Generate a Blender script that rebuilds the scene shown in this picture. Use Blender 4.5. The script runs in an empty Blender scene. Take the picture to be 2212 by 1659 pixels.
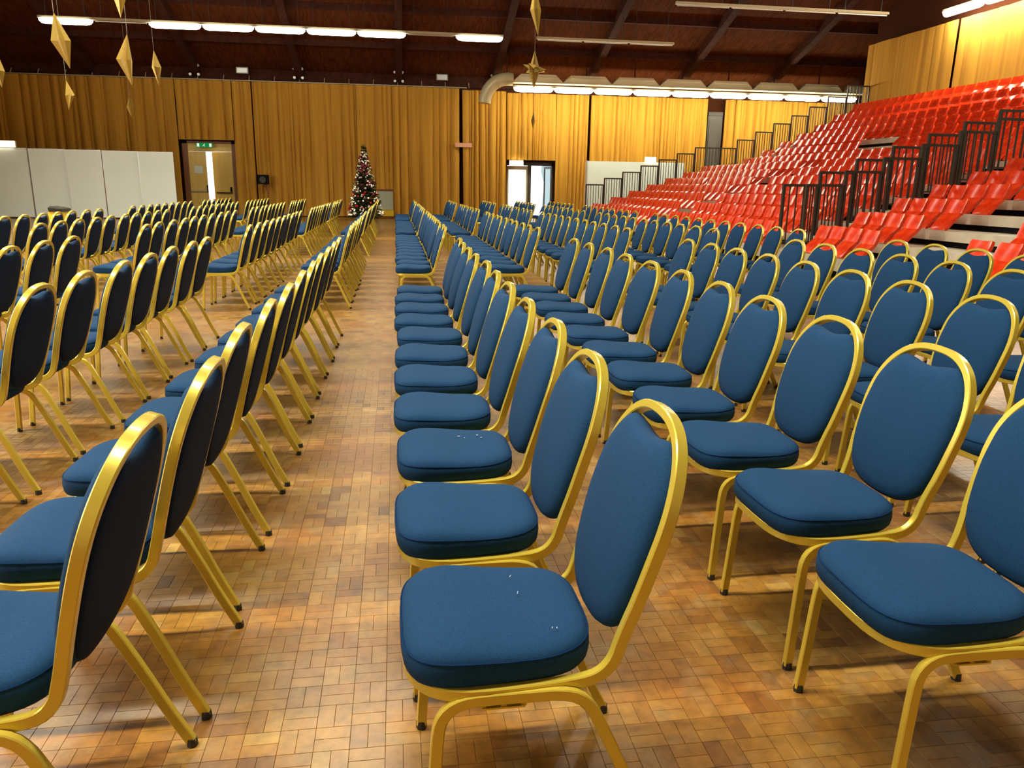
import bpy, bmesh, math, random
from mathutils import Vector, Matrix, noise
random.seed(7)
R = math.radians
scn = bpy.context.scene
COL = scn.collection

# ------------------------------------------------------------------ camera
FPX, CAM_H, PITCH, YAW, ROLL = 1672.8, 1.395, 0.2503, 0.1489, 0.01466
cam = bpy.data.objects.new('camera', bpy.data.cameras.new('camera'))
COL.objects.link(cam)
_fw = Vector((math.sin(YAW)*math.cos(PITCH), math.cos(YAW)*math.cos(PITCH), -math.sin(PITCH)))
_r = Vector((math.cos(YAW), -math.sin(YAW), 0)); _u = _r.cross(_fw)
_r2 = _r*math.cos(ROLL) + _u*math.sin(ROLL); _u2 = -_r*math.sin(ROLL) + _u*math.cos(ROLL)
cam.matrix_world = Matrix(((_r2.x, _u2.x, -_fw.x, 0), (_r2.y, _u2.y, -_fw.y, 0), (_r2.z, _u2.z, -_fw.z, CAM_H), (0, 0, 0, 1)))
cam.data.sensor_width = 36; cam.data.lens = 36*FPX/2212
cam.data.clip_start = 0.05; cam.data.clip_end = 200
scn.camera = cam
def px(p):
    d = Vector(p) - Vector((0, 0, CAM_H)); z = d.dot(_fw)
    if z < 0.05: return None
    return (1106 + FPX*d.dot(_r2)/z, 829.5 - FPX*d.dot(_u2)/z)

# ------------------------------------------------------------------ light
scn.view_settings.view_transform = 'Standard'
scn.view_settings.look = 'None'
scn.view_settings.gamma = 1.0
scn.view_settings.use_curve_mapping = False
scn.view_settings.exposure = 0.0
w = bpy.data.worlds.new('world'); scn.world = w; w.use_nodes = True
w.node_tree.nodes['Background'].inputs[0].default_value = (1.0, 0.92, 0.76, 1)
w.node_tree.nodes['Background'].inputs[1].default_value = 0.07
def area(name, loc, rot, sx, sy, power, col=(1.0, 0.95, 0.76), spread=R(138)):
    l = bpy.data.lights.new(name, 'AREA'); l.shape = 'RECTANGLE'; l.size = sx; l.size_y = sy
    l.energy = power; l.color = col
    l.spread = spread
    o = bpy.data.objects.new(name, l); COL.objects.link(o); o.location = loc; o.rotation_euler = rot
    return o
# the hall's other rows of ceiling tubes, in the bays nearer than the photograph shows
area('ceiling_tubes_bay_a', (-5.0, 20.5, 8.2), (0, 0, 0), 15.0, 0.25, 1500)
area('ceiling_tubes_bay_b', (-5.0, 11.5, 8.6), (0, 0, 0), 15.0, 0.25, 1700)
area('ceiling_tubes_bay_c', (-5.0, 2.5, 8.0), (0, 0, 0), 15.0, 0.25, 1700)
# a lit bay over the near end of the grandstand
area('ceiling_tubes_stand_bay', (13.0, 8.0, 8.4), (0, 0, R(90)), 12.0, 0.25, 480)
# broad light standing in for unseen sources on the stage side
area('stage_side_light', (-15.5, 9.0, 4.2), (0, R(-78), 0), 5.0, 22.0, 1900, (1.0, 0.95, 0.86), R(170))

# ------------------------------------------------------------------ helpers
def new(name, me, mat=None, parent=None, loc=None, rz=None):
    o = bpy.data.objects.new(name, me); COL.objects.link(o)
    if mat is not None and me is not None and len(me.materials) == 0:
        me.materials.append(mat)
    if parent is not None: o.parent = parent
    if loc is not None: o.location = loc
    if rz is not None: o.rotation_euler = (0, 0, rz)
    return o
def tag(o, label, cat, group=None):
    o['label'] = label; o['category'] = cat
    if group: o['group'] = group
    return o
def struct(o, label=None):
    o['kind'] = 'structure'
    if label: o['label'] = label
    return o
def empty(name, loc=(0, 0, 0), rz=0):
    o = bpy.data.objects.new(name, None); COL.objects.link(o); o.location = loc; o.rotation_euler = (0, 0, rz)
    o.empty_display_size = 0.1
    return o
class MB:
    def __init__(s): s.v = []; s.f = []; s.m = []
    def add(s, vs, fs, mi=0):
        b = len(s.v); s.v += [tuple(p) for p in vs]; s.f += [tuple(i+b for i in f) for f in fs]; s.m += [mi]*len(fs)
    def box(s, x0, x1, y0, y1, z0, z1, mi=0):
        s.add([(x0,y0,z0),(x1,y0,z0),(x1,y1,z0),(x0,y1,z0),(x0,y0,z1),(x1,y0,z1),(x1,y1,z1),(x0,y1,z1)],
              [(3,2,1,0),(4,5,6,7),(0,1,5,4),(1,2,6,5),(2,3,7,6),(3,0,4,7)], mi)
    def bar(s, a, b, wx, wy, up=(0,0,1), mi=0):
        a, b = Vector(a), Vector(b); d = (b-a).normalized(); up = Vector(up)
        if abs(d.dot(up)) > 0.98: up = Vector((1,0,0))
        p = d.cross(up).normalized()*wx/2; q = p.cross(d).normalized()*wy/2
        vs = [a-p-q, a+p-q, a+p+q, a-p+q, b-p-q, b+p-q, b+p+q, b-p+q]
        s.add(vs, [(3,2,1,0),(4,5,6,7),(0,1,5,4),(1,2,6,5),(2,3,7,6),(3,0,4,7)], mi)
    def prism(s, pts, d, mi=0):           # pts planar polygon, extruded by vector d
        n = len(pts); d = Vector(d); vs = [Vector(p) for p in pts] + [Vector(p)+d for p in pts]
        s.add(vs, [tuple(range(n))[::-1], tuple(range(n, 2*n))] + [(i, (i+1) % n, n+(i+1) % n, n+i) for i in range(n)], mi)
    def tube(s, path, r, n=8, mi=0, caps=True):
        path = [Vector(p) for p in path]; rings = []; k = len(path); nrm = None
        for i in range(k):
            t = (path[min(i+1, k-1)] - path[max(i-1, 0)]).normalized()
            if nrm is None:
                nrm = t.orthogonal().normalized()
            else:
                nrm = (nrm - t*nrm.dot(t)).normalized()
            bb = t.cross(nrm); rr = r[i] if isinstance(r, (list, tuple)) else r
            rings.append([path[i] + (nrm*math.cos(2*math.pi*j/n) + bb*math.sin(2*math.pi*j/n))*rr for j in range(n)])
        s.loft(rings, True, caps, mi)
    def loft(s, rings, closed=True, caps=False, mi=0, wrap=False):
        n = len(rings[0]); vs = [p for rg in rings for p in rg]; fs = []; k = len(rings)
        for i in range(k if wrap else k-1):
            a, b = i*n, ((i+1) % k)*n
            for j in range(n if closed else n-1):
                j2 = (j+1) % n
                fs.append((a+j, a+j2, b+j2, b+j))
        if caps: fs += [tuple(range(n))[::-1], tuple(range((k-1)*n, k*n))]
        s.add(vs, fs, mi)
    def mesh(s, name, mats=(), smooth=True, angle=40):
        me = bpy.data.meshes.new(name); me.from_pydata(s.v, [], s.f)
        for m in mats: me.materials.append(m)
        if len(mats) > 1:
            me.polygons.foreach_set('material_index', s.m)
        bm = bmesh.new(); bm.from_mesh(me); bmesh.ops.recalc_face_normals(bm, faces=bm.faces)
        if smooth:
            ca = math.cos(R(angle))
            for f in bm.faces: f.smooth = True
            for e in bm.edges:
                if len(e.link_faces) == 2 and e.link_faces[0].normal.dot(e.link_faces[1].normal) < ca: e.smooth = False
        bm.to_mesh(me); bm.free(); me.update()
        return me
    def build(s, name, mat, parent=None, loc=None, rz=None, smooth=True, angle=40):
        return new(name, s.mesh(name, (mat,) if not isinstance(mat, (list, tuple)) else mat, smooth, angle), None, parent, loc, rz)

# ------------------------------------------------------------------ materials
def pmat(name, col, rough=0.5, metal=0.0, **kw):
    m = bpy.data.materials.new(name); m.use_nodes = True
    b = m.node_tree.nodes['Principled BSDF']
    b.inputs['Base Color'].default_value = (*col, 1); b.inputs['Roughness'].default_value = rough; b.inputs['Metallic'].default_value = metal
    for k, v in kw.items(): b.inputs[k.replace('_', ' ')].default_value = v
    m.diffuse_color = (*col, 1)
    return m
def nt(m): return m.node_tree.nodes, m.node_tree.links, m.node_tree.nodes['Principled BSDF']
def N(nodes, t, **kw):
    n = nodes.new(t)
    for k, v in kw.items(): setattr(n, k, v)
    return n
def noisy(m, c1, c2, scale=(1, 1, 1), nscale=5, detail=4, bump=0.0, bdist=0.002, coord='Object', lo=0.35, hi=0.65):
    nodes, links, b = nt(m)
    tc = N(nodes, 'ShaderNodeTexCoord'); mp = N(nodes, 'ShaderNodeMapping'); mp.inputs['Scale'].default_value = scale
    nz = N(nodes, 'ShaderNodeTexNoise'); nz.inputs['Scale'].default_value = nscale; nz.inputs['Detail'].default_value = detail
    cr = N(nodes, 'ShaderNodeValToRGB')
    cr.color_ramp.elements[0].position = lo; cr.color_ramp.elements[1].position = hi
    cr.color_ramp.elements[0].color = (*c1, 1); cr.color_ramp.elements[1].color = (*c2, 1)
    links.new(tc.outputs[coord], mp.inputs[0]); links.new(mp.outputs[0], nz.inputs[0]); links.new(nz.outputs[0], cr.inputs[0]); links.new(cr.outputs[0], b.inputs['Base Color'])
    if bump:
        bp = N(nodes, 'ShaderNodeBump'); bp.inputs['Strength'].default_value = bump; bp.inputs['Distance'].default_value = bdist
        links.new(nz.outputs[0], bp.inputs['Height']); links.new(bp.outputs[0], b.inputs['Normal'])
    return m
def emis(name, col, strength):
    m = bpy.data.materials.new(name); m.use_nodes = True
    nodes, links = m.node_tree.nodes, m.node_tree.links
    nodes.remove(nodes['Principled BSDF'])
    e = nodes.new('ShaderNodeEmission'); e.inputs[0].default_value = (*col, 1); e.inputs[1].default_value = strength
    links.new(e.outputs[0], nodes['Material Output'].inputs[0]); m.diffuse_color = (*col, 1)
    return m

M = {}
M['blue'] = noisy(pmat('blue_woven_fabric', (0.012, 0.07, 0.21), 0.9, Specular_IOR_Level=0.2), (0.0026, 0.0250, 0.072), (0.0042, 0.0350, 0.097), nscale=300, detail=2, bump=0.25, bdist=0.0006)
M['lint'] = pmat('pale_lint', (0.30, 0.36, 0.42), 0.9)
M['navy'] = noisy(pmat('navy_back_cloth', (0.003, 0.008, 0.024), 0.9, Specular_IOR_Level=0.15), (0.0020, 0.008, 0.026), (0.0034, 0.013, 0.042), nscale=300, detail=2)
M['crease_shade'] = pmat('dark_blue_crease_shade', (0.0035, 0.022, 0.075), 0.95, Specular_IOR_Level=0.1)  # thin darker ring paints the shade in the cushion's fold crease
M['gold'] = pmat('gold_painted_steel', (0.60, 0.455, 0.055), 0.27, 0.45, Coat_Weight=0.3, Coat_Roughness=0.15)
M['rubber'] = pmat('black_rubber', (0.012, 0.012, 0.012), 0.6)
M['red'] = noisy(pmat('red_seat_plastic', (0.72, 0.035, 0.012), 0.22), (0.74, 0.034, 0.007), (0.88, 0.068, 0.011), nscale=3, detail=2, coord='Generated')
M['deck'] = noisy(pmat('beige_deck_board', (0.55, 0.48, 0.36), 0.6), (0.46, 0.40, 0.29), (0.60, 0.53, 0.40), nscale=2.5)
M['under'] = pmat('unlit_understructure', (0.02, 0.018, 0.016), 0.8)
M['rail'] = pmat('dark_brown_rail_paint', (0.035, 0.026, 0.018), 0.45)
M['curtain'] = noisy(pmat('mustard_curtain_cloth', (0.60, 0.28, 0.03), 0.9, Specular_IOR_Level=0.15), (0.48, 0.232, 0.030), (0.60, 0.318, 0.042), scale=(6, 6, 0.15), nscale=1.5)
M['lining'] = pmat('dark_wall_behind_curtain', (0.05, 0.018, 0.012), 0.9)
M['ceil'] = noisy(pmat('stained_timber_boarding', (0.17, 0.045, 0.022), 0.85, Specular_IOR_Level=0.05), (0.062, 0.015, 0.005), (0.105, 0.029, 0.009), scale=(9, 1.2, 1.2), nscale=1.6, detail=3, bump=0.3, bdist=0.01)
M['beam'] = noisy(pmat('dark_timber_beam', (0.05, 0.014, 0.008), 0.85, Specular_IOR_Level=0.15), (0.038, 0.011, 0.006), (0.062, 0.017, 0.009), scale=(2, 2, 2), nscale=3)
M['wallwood'] = pmat('dark_red_wall_paint', (0.06, 0.018, 0.008), 0.9, Specular_IOR_Level=0.05)
M['plaster'] = pmat('cream_wall_paint', (0.55, 0.45, 0.30), 0.85)
M['cream'] = pmat('cream_painted_metal', (0.62, 0.53, 0.33), 0.5)
M['duct'] = pmat('galvanised_cream_duct', (0.60, 0.52, 0.30), 0.4, 0.2)
M['tube'] = emis('lit_tube_diffuser', (1.0, 0.96, 0.80), 15.0)
M['tubewall'] = emis('lit_tube_diffuser_on_wall', (1.0, 0.96, 0.72), 58.0)
M['tubeside'] = emis('lit_tube_diffuser_by_side_curtain', (1.0, 0.93, 0.74), 95.0)
M['white'] = noisy(pmat('white_partition_board', (0.80, 0.84, 0.72), 0.45), (0.84, 0.93, 0.84), (0.88, 0.96, 0.88), nscale=0.8)
M['alu'] = pmat('pale_aluminium', (0.6, 0.6, 0.58), 0.35, 0.6)
M['doorwood'] = noisy(pmat('yellow_veneer_door', (0.68, 0.44, 0.12), 0.45), (0.86, 0.60, 0.14), (0.93, 0.68, 0.19), scale=(4, 4, 0.5), nscale=2)
M['frame_dark'] = pmat('dark_door_frame', (0.06, 0.05, 0.04), 0.5)
M['brownwood'] = pmat('brown_door_casing', (0.26, 0.10, 0.035), 0.5)
M['glassdoor'] = emis('daylight_in_frosted_glass', (1.0, 0.97, 0.84), 1.6)
M['daylight'] = emis('daylight_outside', (1.0, 0.99, 0.95), 2.2)
M['sky_teal'] = emis('daylight_haze_outside', (0.50, 0.66, 0.70), 1.0)
M['glass'] = pmat('clear_glass', (0.9, 0.95, 0.95), 0.03, 0, Transmission_Weight=1.0, IOR=1.1)
M['signgreen'] = emis('lit_green_sign', (0.01, 0.22, 0.05), 1.0)
M['signwhite'] = emis('lit_white_pictogram', (0.75, 0.95, 0.80), 1.0)
M['lampglow'] = emis('lit_bulkhead_lamp', (1.0, 0.93, 0.70), 9.0)
M['black'] = pmat('black_cabinet', (0.008, 0.008, 0.009), 0.8, Specular_IOR_Level=0.1)
M['pink'] = pmat('salmon_board', (0.85, 0.42, 0.26), 0.6)
M['foil'] = pmat('gold_foil_card', (0.34, 0.215, 0.035), 0.36, 0.5)
M['string'] = pmat('grey_string', (0.3, 0.27, 0.22), 0.8)
M['yellow'] = pmat('yellow_plastic', (0.80, 0.56, 0.02), 0.4)
M['umber'] = pmat('dark_olive_lid', (0.02, 0.016, 0.006), 0.95)
M['needle'] = noisy(pmat('dark_green_needles', (0.03, 0.05, 0.02), 0.7), (0.018, 0.03, 0.010), (0.05, 0.075, 0.025), nscale=8)
M['bark'] = pmat('brown_bark', (0.12, 0.06, 0.03), 0.8)
M['bauble_red'] = pmat('red_bauble', (0.55, 0.02, 0.03), 0.2, 0.3)
M['bauble_dark'] = pmat('maroon_tinsel', (0.20, 0.02, 0.03), 0.4, 0.3)
M['bauble_white'] = pmat('silver_white_bauble', (0.85, 0.78, 0.62), 0.2, 0.3)
M['fairy'] = emis('fairy_light', (1.0, 0.86, 0.55), 2.2)
M['board'] = pmat('grey_green_board', (0.42, 0.46, 0.34), 0.6)
M['maroon'] = pmat('maroon_edge', (0.20, 0.04, 0.02), 0.5)
M['plasticbag'] = pmat('white_plastic_bag', (0.82, 0.84, 0.86), 0.35)
M['umbergrey'] = pmat('dark_umber_panel', (0.075, 0.062, 0.050), 0.7)
M['greybox'] = pmat('grey_metal_box', (0.35, 0.36, 0.30), 0.5)

# parquet: two-finger basket weave, the tone of every block from its own cell
CELL = 0.0905
def parquet(joints):
    m = pmat('oak_block_parquet' + ('_far' if joints else ''), (0.5, 0.3, 0.1), 0.34, 0, Coat_Weight=0.3, Coat_Roughness=0.3)
    nodes, links, b = nt(m)
    def math_(op, a, c=None, d=None):
        n = N(nodes, 'ShaderNodeMath', operation=op)
        for i, s in enumerate((a, c, d)):
            if s is None: continue
            if isinstance(s, (int, float)): n.inputs[i].default_value = s
            else: links.new(s, n.inputs[i])
        return n.outputs[0]
    g = N(nodes, 'ShaderNodeNewGeometry'); sp = N(nodes, 'ShaderNodeSeparateXYZ'); links.new(g.outputs['Position'], sp.inputs[0])
    u = math_('DIVIDE', math_('ADD', sp.outputs[0], 0.0565+CELL*200), CELL); v = math_('DIVIDE', math_('ADD', sp.outputs[1], CELL*200), CELL)
    cu, cv = math_('FLOOR', u), math_('FLOOR', v); fu, fv = math_('FRACT', u), math_('FRACT', v)
    par = math_('MODULO', math_('ADD', cu, cv), 2.0)
    t = math_('ADD', math_('MULTIPLY', par, fv), math_('MULTIPLY', math_('SUBTRACT', 1.0, par), fu))
    fing = math_('FLOOR', math_('MULTIPLY', t, 2.0))
    cx = N(nodes, 'ShaderNodeCombineXYZ'); links.new(cu, cx.inputs[0]); links.new(cv, cx.inputs[1]); links.new(fing, cx.inputs[2])
    wn = N(nodes, 'ShaderNodeTexWhiteNoise', noise_dimensions='3D'); links.new(cx.outputs[0], wn.inputs['Vector'])
    cr = N(nodes, 'ShaderNodeValToRGB'); e = cr.color_ramp.elements
    e[0].position = 0.0; e[0].color = (0.10, 0.040, 0.009, 1); e[1].position = 1.0; e[1].color = (0.34, 0.205, 0.050, 1)
    for p, c in ((0.17, (0.160, 0.068, 0.011)), (0.36, (0.235, 0.109, 0.016)), (0.65, (0.262, 0.125, 0.018)), (0.84, (0.285, 0.150, 0.027))):
        k = cr.color_ramp.elements.new(p); k.color = (*c, 1)
    cx2 = N(nodes, 'ShaderNodeCombineXYZ'); links.new(cu, cx2.inputs[0]); links.new(cv, cx2.inputs[1]); cx2.inputs[2].default_value = 7.3
    wn2 = N(nodes, 'ShaderNodeTexWhiteNoise', noise_dimensions='3D'); links.new(cx2.outputs[0], wn2.inputs['Vector'])
    links.new(math_('ADD', math_('MULTIPLY', wn.outputs['Value'], 0.5), math_('MULTIPLY', wn2.outputs['Value'], 0.5)), cr.inputs[0])
    # worn, greyed and orange patches with shapes of their own
    nz = N(nodes, 'ShaderNodeTexNoise'); nz.inputs['Scale'].default_value = 1.7; nz.inputs['Detail'].default_value = 5; links.new(g.outputs['Position'], nz.inputs[0])
    r2 = N(nodes, 'ShaderNodeMapRange'); r2.inputs[1].default_value = 0.42; r2.inputs[2].default_value = 0.68; r2.inputs[4].default_value = 0.7; links.new(nz.outputs[0], r2.inputs[0])
    mx = N(nodes, 'ShaderNodeMix', data_type='RGBA'); mx.inputs[7].default_value = (0.215, 0.068, 0.007, 1)
    links.new(r2.outputs[0], mx.inputs[0]); links.new(cr.outputs[0], mx.inputs[6])
    nz2 = N(nodes, 'ShaderNodeTexNoise'); nz2.inputs['Scale'].default_value = 9; nz2.inputs['Detail'].default_value = 6; links.new(g.outputs['Position'], nz2.inputs[0])
    r3 = N(nodes, 'ShaderNodeMapRange'); r3.inputs[1].default_value = 0.52; r3.inputs[2].default_value = 0.78; r3.inputs[4].default_value = 0.5; links.new(nz2.outputs[0], r3.inputs[0])
    mx2 = N(nodes, 'ShaderNodeMix', data_type='RGBA'); mx2.inputs[7].default_value = (0.24, 0.175, 0.082, 1)
    links.new(r3.outputs[0], mx2.inputs[0]); links.new(mx.outputs[2], mx2.inputs[6]); out = mx2.outputs[2]
    nz3 = N(nodes, 'ShaderNodeTexNoise'); nz3.inputs['Scale'].default_value = 22; nz3.inputs['Detail'].default_value = 5; nz3.inputs['Roughness'].default_value = 0.65; links.new(g.outputs['Position'], nz3.inputs[0])
    r4 = N(nodes, 'ShaderNodeMapRange'); r4.inputs[1].default_value = 0.30; r4.inputs[2].default_value = 0.72; r4.inputs[3].default_value = 0.62; r4.inputs[4].default_value = 1.25; links.new(nz3.outputs[0], r4.inputs[0])
    mlt = N(nodes, 'ShaderNodeMix', data_type='RGBA', blend_type='MULTIPLY'); mlt.inputs[0].default_value = 1.0; links.new(out, mlt.inputs[6])
    cmb = N(nodes, 'ShaderNodeCombineColor'); [links.new(r4.outputs[0], cmb.inputs[i_]) for i_ in range(3)]; links.new(cmb.outputs[0], mlt.inputs[7]); out = mlt.outputs[2]
    if joints:
        edge = math_('MINIMUM', math_('MINIMUM', fu, math_('SUBTRACT', 1.0, fu)), math_('MINIMUM', fv, math_('SUBTRACT', 1.0, fv)))
        jn = math_('LESS_THAN', edge, 0.022)
        mx3 = N(nodes, 'ShaderNodeMix', data_type='RGBA'); mx3.inputs[7].default_value = (0.15, 0.08, 0.02, 1)
        links.new(math_('MULTIPLY', jn, 0.4), mx3.inputs[0]); links.new(out, mx3.inputs[6]); out = mx3.outputs[2]
    links.new(out, b.inputs['Base Color'])
    rr = N(nodes, 'ShaderNodeMapRange'); rr.inputs[3].default_value = 0.26; rr.inputs[4].default_value = 0.46; links.new(nz2.outputs[0], rr.inputs[0]); links.new(rr.outputs[0], b.inputs['Roughness'])
    return m
M['parquet'] = parquet(False); M['parquet_far'] = parquet(True)
M['joint'] = pmat('dark_floor_joint', (0.12, 0.06, 0.016), 0.8)

# ------------------------------------------------------------------ room shell
XL, XR, YB, YF = -17.0, 24.0, 35.2, -4.0
EAVE, SLOPE, RIDGE = 5.75, 0.36, 12.0
def roof_z(y): return EAVE + SLOPE*(YB-y) if y > RIDGE else EAVE + SLOPE*(YB-RIDGE) - SLOPE*(RIDGE-y)*0.9
FX0, FX1, FY0, FY1 = round(-24*CELL-0.0565, 5), round(48*CELL-0.0565, 5), round(12*CELL, 5), round(66*CELL, 5)
b = MB()
for x0, x1, y0, y1 in ((XL, FX0, YF, YB), (FX1, XR, YF, YB), (FX0, FX1, YF, FY0), (FX0, FX1, FY1, YB)):
    b.add([(x0, y0, 0), (x1, y0, 0), (x1, y1, 0), (x0, y1, 0)], [(0, 1, 2, 3)], 0)
b.add([(FX0, FY0, -0.004), (FX1, FY0, -0.004), (FX1, FY1, -0.004), (FX0, FY1, -0.004)], [(0, 1, 2, 3)], 1)
floor = struct(b.build('floor', [M['parquet_far'], M['joint']], smooth=False), 'worn golden oak block parquet floor of the hall')
# parquet blocks: real pieces in the near field
def block_mesh(name, w_, l_):
    g = 0.0004; c = 0.0007; bb = MB(); w2, l2 = w_/2-g, l_/2-g
    r0 = [(-w2, -l2, -0.005), (w2, -l2, -0.005), (w2, l2, -0.005), (-w2, l2, -0.005)]
    r1 = [(-w2, -l2, -c), (w2, -l2, -c), (w2, l2, -c), (-w2, l2, -c)]
    r2_ = [(-w2+c, -l2+c, 0), (w2-c, -l2+c, 0), (w2-c, l2-c, 0), (-w2+c, l2-c, 0)]
    bb.loft([r0, r1, r2_]); bb.f.append((8, 9, 10, 11)); bb.m.append(0)
    return bb
bl_y = block_mesh('b', CELL/2, CELL); bl_x = block_mesh('b', CELL, CELL/2)
me_y = bl_y.mesh('floor_block', (M['parquet'],), False); me_x = bl_x.mesh('floor_block', (M['parquet'],), False)
blocks = []
for cu in range(-24, 48):
    for cv in range(12, 66):
        par = (cu+cv) % 2
        for k in (0, 1):
            x = (cu+0.5)*CELL-0.0565; y = (cv+0.5)*CELL
            if par == 0: x += (k-0.5)*CELL/2
            else: y += (k-0.5)*CELL/2
            q = px((x, y, 0))
            blocks.append((y, x, par))
blocks.sort(key=lambda t: (t[0]**2 + (t[1]-0.15)**2))
rest = MB()
nn = 0
for y, x, par in blocks:
    q = px((x, y, 0)); vis = q is not None and 0 <= q[0] <= 2212 and q[1] <= 1659
    if nn < 300 and vis:
        new('wood_block', me_y if par == 0 else me_x, None, floor, (x, y, 0)); nn += 1
    else:
        src = bl_y if par == 0 else bl_x
        rest.add([(p[0]+x, p[1]+y, p[2]) for p in src.v], src.f)
o = rest.build('wood_blocks', M['parquet'], floor, smooth=False); o['kind'] = 'stuff'

def wallbox(name, x0, x1, y0, y1, z0, z1, mat, label=None):
    bb = MB(); bb.box(x0, x1, y0, y1, z0, z1); return struct(bb.build(name, mat, smooth=False), label)
# back wall with two door openings
bb = MB()
D1 = (-8.68, -6.52, 3.02); D2 = (4.86, 6.98, 2.42)
for x0, x1, z0, z1 in ((XL, D1[0], 0, 9), (D1[0], D1[1], D1[2], 9), (D1[1], D2[0], 0, 9), (D2[0], D2[1], D2[2], 9), (D2[1], XR, 0, 9)):
    bb.box(x0, x1, YB, YB+0.25, z0, z1)
struct(bb.build('wall_back', M['wallwood'], smooth=False), 'dark red back wall behind the mustard curtains')
wallbox('wall_left', XL-0.2, XL, YF, YB, 0, 14.5, M['plaster'])
wallbox('wall_right', XR, XR+0.2, YF, YB, 0, 14.5, M['wallwood'])
wallbox('wall_front', XL, XR, YF-0.2, YF, 0, 10, M['plaster'])
wallbox('wall_stand_side', 18.35, 18.55, YF, 29.6, 0, 13, M['wallwood'], 'dark side wall behind the top row of red seats')
# roof
bb = MB()
ys = [YB+0.2, RIDGE, YF]
vs = []
for y in ys: vs += [(XL, y, roof_z(y)+0.16), (XR, y, roof_z(y)+0.16)]
bb.add(vs, [(0, 1, 3, 2), (2, 3, 5, 4)])
ceiling = struct(bb.build('ceiling', M['beam'], smooth=False), 'dark stained timber roof with rafters and boarded panels')
RX = [0.25+4.05*k for k in range(-4, 6)]
PY = [YB-0.1-2.35*k for k in range(0, 5)]
for i in range(len(RX)-1):
    for j in range(len(PY)-1):
        y0, y1 = PY[j]-0.09, PY[j+1]+0.09; x0, x1 = RX[i]+0.14, RX[i+1]-0.14
        # boards of the panel: strips across the slope
        bb = MB()
        bb.add([(x0, y0, roof_z(y0)+0.05), (x1, y0, roof_z(y0)+0.05), (x1, y1, roof_z(y1)+0.05), (x0, y1, roof_z(y1)+0.05),
                (x0, y0, roof_z(y0)+0.10), (x1, y0, roof_z(y0)+0.10), (x1, y1, roof_z(y1)+0.10), (x0, y1, roof_z(y1)+0.10)],
               [(3,2,1,0),(4,5,6,7),(0,1,5,4),(1,2,6,5),(2,3,7,6),(3,0,4,7)])
        bb.build('ceiling_panel', M['ceil'], ceiling, smooth=False)
for x in RX:
    bb = MB(); y0, y1 = YB-0.05, RIDGE
    for s in (0, 1):
        pass
    z0, z1 = roof_z(y0), roof_z(y1)
    bb.add([(x-0.14, y0, z0-0.30), (x+0.14, y0, z0-0.30), (x+0.14, y1, z1-0.30), (x-0.14, y1, z1-0.30), (x-0.14, y0, z0+0.12), (x+0.14, y0, z0+0.12), (x+0.14, y1, z1+0.12), (x-0.14, y1, z1+0.12)],
           [(3,2,1,0),(4,5,6,7),(0,1,5,4),(1,2,6,5),(2,3,7,6),(3,0,4,7)])
    r_ = bb.build('rafter', M['beam'], ceiling, smooth=False)
    if -9 < x < 6:
        for (dx, dz) in ((-0.16, 0.0), (0.16, 0.0), (-0.16, 0.34), (0.16, 0.34)):
            q = MB(); c = Vector((x+dx, YB-0.55, EAVE-0.20+dz))
            q.tube([c, c+Vector((0, -0.06, 0))], 0.055, 8); q.build('bolt_head', M['alu'], r_)
for y in PY[1:]:
    bb = MB(); z = roof_z(y); bb.box(RX[0]-3, RX[-1]+3, y-0.09, y+0.09, z-0.14, z+0.12)
    bb.build('purlin', M['beam'], ceiling, smooth=False)
bb = MB(); bb.box(XL, XR, YB-0.16, YB-0.002, 5.42, EAVE+0.15); struct(bb.build('trim_1', M['beam'], smooth=False), 'dark timber eaves beam above the curtains')
bb = MB(); bb.tube([(XL+0.3, YB-0.34, 5.40), (3.1, YB-0.34, 5.40)], 0.022, 6)
for x in range(-16, 4):
    bb.bar((x+0.2, YB-0.34, 5.40), (x+0.2, YB-0.15, 5.62), 0.02, 0.02)
tag(bb.build('curtain_track', M['cream']), 'pale curtain track along the timber eaves over the dim curtains', 'curtain track')

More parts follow.
